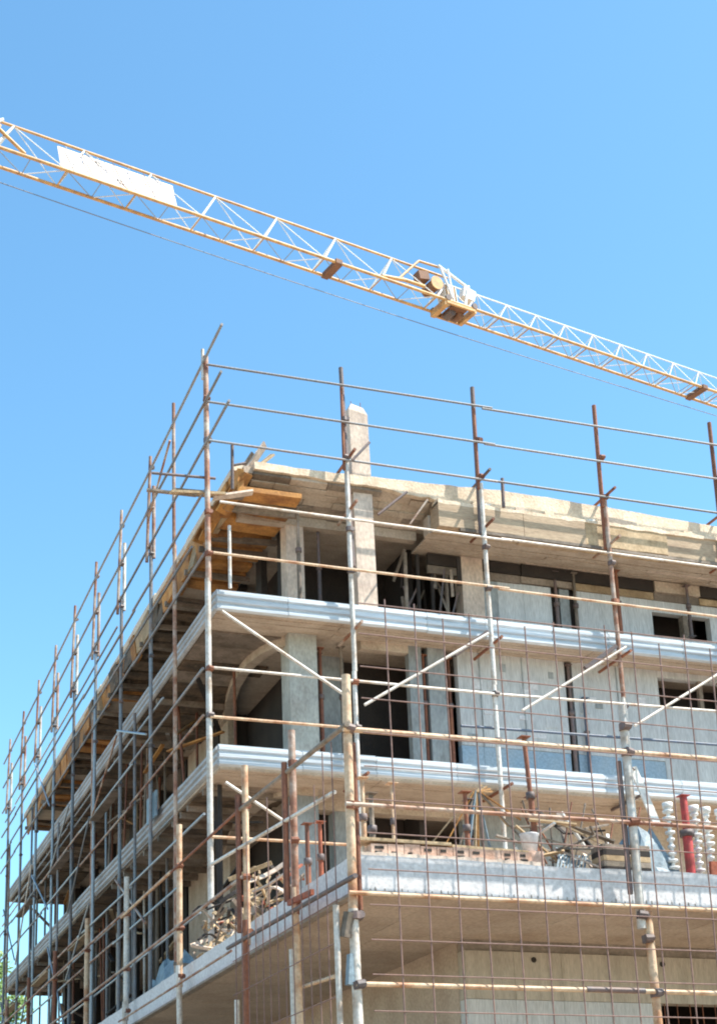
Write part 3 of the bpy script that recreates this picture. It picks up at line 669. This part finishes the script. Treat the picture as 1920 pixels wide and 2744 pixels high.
# scaffold boards and posts under the left cantilever of floor 1
t = thing('timber_shoring', (1.2, 12, T), 'rows of thin timber shoring posts under the left side balcony', 'shoring')
for i in range(24):
    y = random.uniform(.8, 27); x = random.uniform(.5, 2.0)
    tube('post', (x, y, T), (x+random.uniform(-.15, .15), y+random.uniform(-.2, .2), 10.36), random.uniform(.03, .05), random.choice(['inner', 'darksoffit', 'rust', 'blued', 'woodgrey']), t, 7)
for i in range(22):
    y = random.uniform(1, 26); z = random.uniform(6.9, 9.9)
    plank('runner', (random.uniform(.4, 1.9), y, z), (random.uniform(.4, 1.9), y+random.uniform(1, 3), z+random.uniform(-.5, .5)), .1, .04, random.choice(['woodgrey', 'inner', 'woodtan']), t)
t = thing('upper_timber_shoring', (1.2, 14, 10.82), 'thin shoring posts and braces under the left side of the middle balcony slab', 'shoring')
for i in range(11):
    y = random.uniform(3, 28); x = random.uniform(.6, 1.9)
    tube('post', (x, y, 10.83), (x+random.uniform(-.2, .2), y+random.uniform(-.4, .4), 13.75), random.uniform(.025, .04), random.choice(['woodgrey', 'inner', 'rust', 'woodgrey']), t, 7)
for i in range(10):
    y = random.uniform(3, 26)
    plank('runner', (random.uniform(.5, 1.9), y, random.uniform(12.6, 13.5)), (random.uniform(.5, 1.9), y+random.uniform(1, 3), random.uniform(12.6, 13.6)), .1, .04, random.choice(['woodgrey', 'inner', 'wood']), t)
# props in the front openings
for x, y, z0, z1, m, lab in ((2.86, 1.35, 10.83, 13.6, 'rust', 'rusty prop beside the corner column on the middle floor'), (3.02, 1.9, 10.83, 13.7, 'dark', 'dark prop left of the doorway on the middle floor'), (3.36, 1.4, 10.83, 13.7, 'woodgrey', 'grey brown prop nearest the doorway on the middle floor'),
                             (5.19, 1.18, 10.83, 13.6, 'rust', 'dark red prop in the slot right of the doorway'), (5.8, 1.2, 10.83, 13.6, 'rust', 'dark red prop where the long grey wall begins'),
                             (8.72, 1.1, 10.83, 13.7, 'dark', 'dark prop in the slot of the long grey wall on the middle floor'), (9.02, 1.02, 10.83, 12.9, 'bluepost', 'blue painted prop in front of the long grey wall'),
                             (8.83, 1.55, 14.17, 16.2, 'dark', 'dark prop in the first slot of the top floor wall'), (9.3, 1.5, 14.17, 16.2, 'woodgrey', 'brown prop in the second slot of the top floor wall'), (3.0, 1.6, 14.17, 16.6, 'dark', 'dark prop just right of the top floor corner column'),
                             (2.3, .95, 14.17, 16.66, 'woodgrey', 'grey prop with a wide head standing before the top floor corner column'), (10.2, 1.1, 14.17, 16.2, 'rust', 'rusty prop left of the top floor window'), (12.3, 1.4, 14.9, 16.2, 'dark', 'dark prop before the top floor window')):
    prop_(x, y, z0, z1, .045, m, lab, 'props holding up the ceilings behind the front scaffold')
# tangled timber in the top loggia
t = thing('shuttering_tangle', (5.6, 1.8, 14.2), 'tangle of dark shuttering timbers left of the first top floor wall', 'timber')
for i in range(15):
    c = Vector((random.uniform(5.0, 6.3), random.uniform(1.3, 2.6), random.uniform(14.9, 16.1))); d = Vector((random.uniform(-.6, .6), random.uniform(-.3, .3), random.uniform(.5, 1.4))).normalized()*random.uniform(.25, .65)
    plank('shutter_timber', c-d, c+d, random.uniform(.05, .12), .04, random.choice(['woodgrey', 'inner', 'dark', 'woodgrey']), t, random.uniform(-.5, .5))
for x in (5.05, 5.35, 5.7, 6.05): tube('post', (x, 1.6, 14.18), (x+.03, 1.6, 16.25), .045, random.choice(['woodgrey', 'inner']), t)
# rubble on roof ledge
LUMP = ['mortar lump on the roof ledge beside the third tall pole, nearer it', 'mortar lump on the roof ledge left of the short dark stub post', 'mortar lump on the roof ledge just right of the stub post',
        'mortar lump lying alone midway between stub post and fourth tall pole', 'mortar lump on the roof ledge just left of the fourth tall pole', 'mortar lump touching the leaning lilac slab on the roof ledge',
        'mortar lump at the right end of the leaning lilac slab', 'first mortar lump to the right of the leaning lilac slab', 'second mortar lump right of the leaning slab, before the frame edge', 'mortar lump on the roof ledge nearest the right frame edge']
for i, (x, z) in enumerate(((6.3, 16.95), (6.55, 16.95), (7.35, 16.93), (8.1, 16.9), (9.15, 16.9), (9.75, 16.95), (10.05, 16.93), (10.9, 16.9), (11.7, 16.9), (12.4, 16.9))):
    s = random.uniform(.06, .12)
    o = meshobj('mortar_lump', [(x+dx*s*random.uniform(.7, 1.3), .30+dy*s*.5, z+.02+dz*s*random.uniform(.7, 1.2)) for dx in (-1, 1) for dy in (-1, 1) for dz in (0, 1)], [(0, 1, 3, 2), (4, 6, 7, 5), (0, 4, 5, 1), (2, 3, 7, 6), (0, 2, 6, 4), (1, 5, 7, 3)], random.choice(['roofc', 'white', 'darkc', 'column']))
    tag(o, LUMP[i], 'rubble', 'mortar lumps along the roof ledge')
o = plank('leaning_slab', (9.55, .25, 17.0), (10.3, .22, 16.93), .05, .2, 'darkc'); tag(o, 'grey lilac stone slab leaning on the roof ledge right of the tallest rusty pole', 'slab')

# ================================================================ CRANE
H = 45.0; A0 = Vector((-1.46, 25.97, H)); dj = Vector((.98, .2, 0)).normalized(); nj = Vector((-dj.y, dj.x, 0))
def J(s, n_, z): return A0+dj*s+nj*n_+Vector((0, 0, z))
CR = thing('tower_crane', J(-16, .57, -H), 'ochre lattice tower crane jib crossing the blue sky above the building', 'crane')
S0, S1 = -19.0, 47.0; W = 1.15
def hz(s): return 1.78 if s < 23.3 else 1.40
for nn in (0, W):
    s = S0
    while s < S1:
        tube('bottom_chord', J(s, nn, 0), J(min(S1, s+6), nn, 0), .075, 'crane', CR, 8); s += 6
s = S0
while s < S1:
    e = min(S1, s+6)
    if s < 23.3 < e:
        tube('top_chord', J(s, W/2, 1.78), J(23.3, W/2, 1.78), .06, 'crane', CR, 8); tube('top_chord', J(23.3, W/2, 1.40), J(e, W/2, 1.40), .035, 'cranew', CR, 8)
    else: tube('top_chord', J(s, W/2, hz(s)), J(e, W/2, hz(s)), .06 if s < 23 else .035, 'crane' if s < 23 else 'cranew', CR, 8)
    s += 6
s = -18.43
while s < S1-2:
    h = hz(s+3.2)
    tw = 1.0 if s < 23.3 else .55
    for nn in (0, W):
        tube('lacing', J(s-1.0, nn, 0), J(s, W/2, h), .05*tw, 'cranew', CR, 6)
        tube('lacing', J(s, W/2, h), J(s+(2.2 if s < 22 else .9), nn, 0), .022, 'cranew', CR, 6)
    tube('cross_bar', J(s-1.0, 0, 0), J(s-1.0, W, 0), .035, 'crane', CR, 6); tube('cross_bar', J(s+.6, 0, 0), J(s+.6, W, 0), .022, 'steel', CR, 6)
    tube('bottom_diagonal', J(s-1.0, 0, 0), J(s+.6, W, 0), .022, 'steel', CR, 6); tube('bottom_diagonal', J(s+.6, W, 0), J(s+2.2, 0, 0), .022, 'cranew', CR, 6)
    s += 3.2 if s < 22 else 1.9
for s in (16.2, 39.6):
    box('section_joint', J(s, -.08, -.1), J(s+.35, -.08, .12)+Vector((0, W+.16, 0)), 'craned', CR, (0, 0, math.atan2(dj.y, dj.x)))
    tube('section_joint', J(s+.5, 0, 0), J(s+.5, W, 0), .09, 'craned', CR)
# sign panel on the near inclined face
pn = [J(2.7, .50, 1.58), J(8.2, .50, 1.58), J(8.2, .03, .16), J(2.7, .03, .16)]
off = Vector((0, -.06, .04))
for i in range(5):
    f0, f1 = i/5+.003, (i+1)/5-.003
    q = [pn[0].lerp(pn[1], f0), pn[0].lerp(pn[1], f1), pn[3].lerp(pn[2], f1), pn[3].lerp(pn[2], f0)]
    vs = [p+Vector((0, .06, -.02)) for p in q]+[p+Vector((0, .09, -.03)) for p in q]
    meshobj('sign_panel', vs, [(0, 1, 2, 3), (4, 5, 6, 7), (0, 1, 5, 4), (1, 2, 6, 5), (2, 3, 7, 6), (3, 0, 4, 7)], 'panel', CR)
for i in range(7): tube('panel_stroke', pn[0].lerp(pn[1], (i+.5)/7.5)-Vector((0, .03, 0)), pn[3].lerp(pn[2], (i+1)/7.5)-Vector((0, .03, 0)), .018, 'craned' if i % 2 else 'steel', CR, 6)  # diagonal strokes standing in for lacing and its shadows on the panel
# hoist winch and trolley
RZ = math.atan2(dj.y, dj.x)
def jb(nm, s0, s1, n0, n1, z0, z1, m, ry=0):
    c = J((s0+s1)/2, (n0+n1)/2, (z0+z1)/2)
    o = bpy.data.objects.new(nm, box_mesh(m)); o.location = c; o.scale = (s1-s0, n1-n0, z1-z0); o.rotation_euler = (0, ry, RZ); link(o, CR); reg(o); return o
jb('trolley_frame', 22.7, 24.4, -.1, .02, -.2, -.08, 'crane'); jb('trolley_frame', 22.7, 24.4, W-.02, W+.1, -.2, -.08, 'crane'); jb('trolley_frame', 23.1, 24.0, .03, W-.03, -.22, -.1, 'craned'); jb('trolley_frame', 22.6, 22.85, -.05, W+.05, -.3, .05, 'crane'); jb('trolley_frame', 24.3, 24.5, -.05, W+.05, -.25, .05, 'crane')
tube('trolley_pulley', J(23.3, .3, -.3), J(23.3, .85, -.3), .2, 'dark', CR, 12); tube('trolley_pulley', J(23.8, .3, -.28), J(23.8, .85, -.28), .18, 'craned', CR, 12)
for s in (22.8, 24.4):
    for nn in (-.05, W+.05): tube('trolley_wheel', J(s, nn-.06, .12), J(s, nn+.06, .12), .16, 'dark', CR, 12)
jb('winch_housing', 22.9, 23.6, .3, .85, .35, 1.15, 'crane', -.12); jb('winch_housing', 21.4, 22.0, .3, .8, 1.05, 1.5, 'craned', -.2)
for k in range(5): jb('cooling_fin', 22.86+k*.17, 22.9+k*.17, .26, .9, .3, 1.2, 'cranew', -.12)
tube('winch_drum', J(22.3, .1, .9), J(22.3, 1.05, .9), .3, 'craned', CR, 14)
tube('drum_flange', J(22.3, .08, .9), J(22.3, .14, .9), .36, 'crane', CR, 16)
for a, b, r in (((20.0, .1, .35), (21.4, .3, 1.95), .06), ((21.4, .3, 1.95), (22.6, .3, 2.0), .06), ((22.6, .2, 2.0), (23.2, .1, .3), .06), ((22.5, .2, 2.0), (24.3, .3, 1.4), .07), ((24.3, .2, 1.4), (23.9, .05, .1), .07), ((19.0, .05, .15), (20.4, .1, .4), .09), ((20.4, .1, .4), (21.6, .2, .5), .09), ((23.3, .1, 0), (23.0, .1, 1.9), .05)):
    tube('winch_stay', J(*a), J(*b), r, random.choice(['cranew', 'crane']), CR, 8)
jb('junction_box', 24.0, 24.7, .2, .6, .7, 1.3, 'cranew', .2)
jb('root_bracket', -1.3, -.1, .1, .7, .3, 1.5, 'crane', .4); tube('winch_stay', J(-.6, .3, 1.6), J(1.1, .0, .1), .08, 'crane', CR); tube('winch_stay', J(-1.5, .1, .2), J(.2, .3, 1.7), .07, 'cranew', CR)
# travel rope slung below the jib
prev = None
for k in range(17):
    s = -12+k*3.6; z = -.5-.42*math.sin(k/16*math.pi); p = J(s, W, z)
    if prev: tube('slack_rope', prev, p, .02, 'blued', CR, 6)
    prev = p
# mast left of the picture, standing behind the building
mb = J(-17, W/2, 0)
for dx in (-.8, .8):
    for dy in (-.8, .8): tube('mast_leg', (mb.x+dx, mb.y+dy, 0), (mb.x+dx, mb.y+dy, H+.3), .09, 'crane', CR, 8)
z = 0
while z < H-1.5:
    for (a, b) in (((-.8, -.8), (.8, -.8)), ((.8, -.8), (.8, .8)), ((.8, .8), (-.8, .8)), ((-.8, .8), (-.8, -.8))):
        tube('mast_brace', (mb.x+a[0], mb.y+a[1], z), (mb.x+b[0], mb.y+b[1], z+1.6), .04, 'crane', CR, 6)
    z += 1.6

# ================================================================ TREES
def tree(name, x, y, h, r, label, mleaf, seed, n=5200, leaf=.17):
    rnd = random.Random(seed); t = thing(name, (x, y, 0), label, 'tree', 'trees behind the far end of the building')
    vs, fs = [], []; N = 8; rings = [(0, .34), (h*.3, .24), (h*.6, .15), (h*.85, .05)]
    for j, (z, rr) in enumerate(rings):
        for i in range(N): vs.append((x+rr*math.cos(6.283*i/N)+.1*j, y+rr*math.sin(6.283*i/N), z))
    for j in range(3):
        for i in range(N): fs.append((j*N+i, j*N+(i+1) % N, (j+1)*N+(i+1) % N, (j+1)*N+i))
    meshobj('trunk', vs, fs, 'bark', t, True)
    cl = []
    for k in range(34):
        a = rnd.uniform(0, 6.28); zz = rnd.uniform(.32, 1.0); rad = r*math.sqrt(max(.05, 1-((zz-.58)/.48)**2))*rnd.uniform(.25, .95)
        c = Vector((x+rad*math.cos(a), y+rad*math.sin(a), h*zz)); cl.append((c, rnd.uniform(.5, 1.15)))
        if k % 3 == 0: tube('limb', (x+.2, y, h*zz*.65), c, .05, 'bark', t, 6)
    vs, fs = [], []
    for i in range(n):
        c, s = cl[rnd.randrange(len(cl))]
        d = Vector((rnd.gauss(0, 1), rnd.gauss(0, 1), rnd.gauss(0, .8))).normalized()*s*rnd.uniform(.4, 1.05)
        p = c+d; a = Vector((rnd.gauss(0, 1), rnd.gauss(0, 1), rnd.gauss(0, .7))).normalized(); b = a.orthogonal().normalized()
        L = leaf*rnd.uniform(.7, 1.4); k = len(vs)
        vs += [p-a*L, p+b*L*.45, p+a*L, p-b*L*.45]; fs.append((k, k+1, k+2, k+3))
    me = bpy.data.meshes.new('crown'); me.from_pydata([tuple(v) for v in vs], [], fs); me.materials.append(M[mleaf])
    o = bpy.data.objects.new('crown', me); link(o, t); reg(o)
tree('broadleaf_tree', -.1, 44, 17.4, 2.3, 'sunlit broadleaf tree rising at the lower left frame edge', 'leafa', 1)
tree('broadleaf_tree', 1.9, 47, 14.6, 1.9, 'smaller tree right of the tallest one behind the scaffold', 'leafa', 2)
tree('broadleaf_tree', -.2, 40, 12.8, 2.0, 'lowest bright green tree in the bottom left corner', 'leafa', 3)
tree('broadleaf_tree', -3.2, 52, 15.5, 2.8, 'farthest tree, cut by the left frame edge', 'leafb', 4)
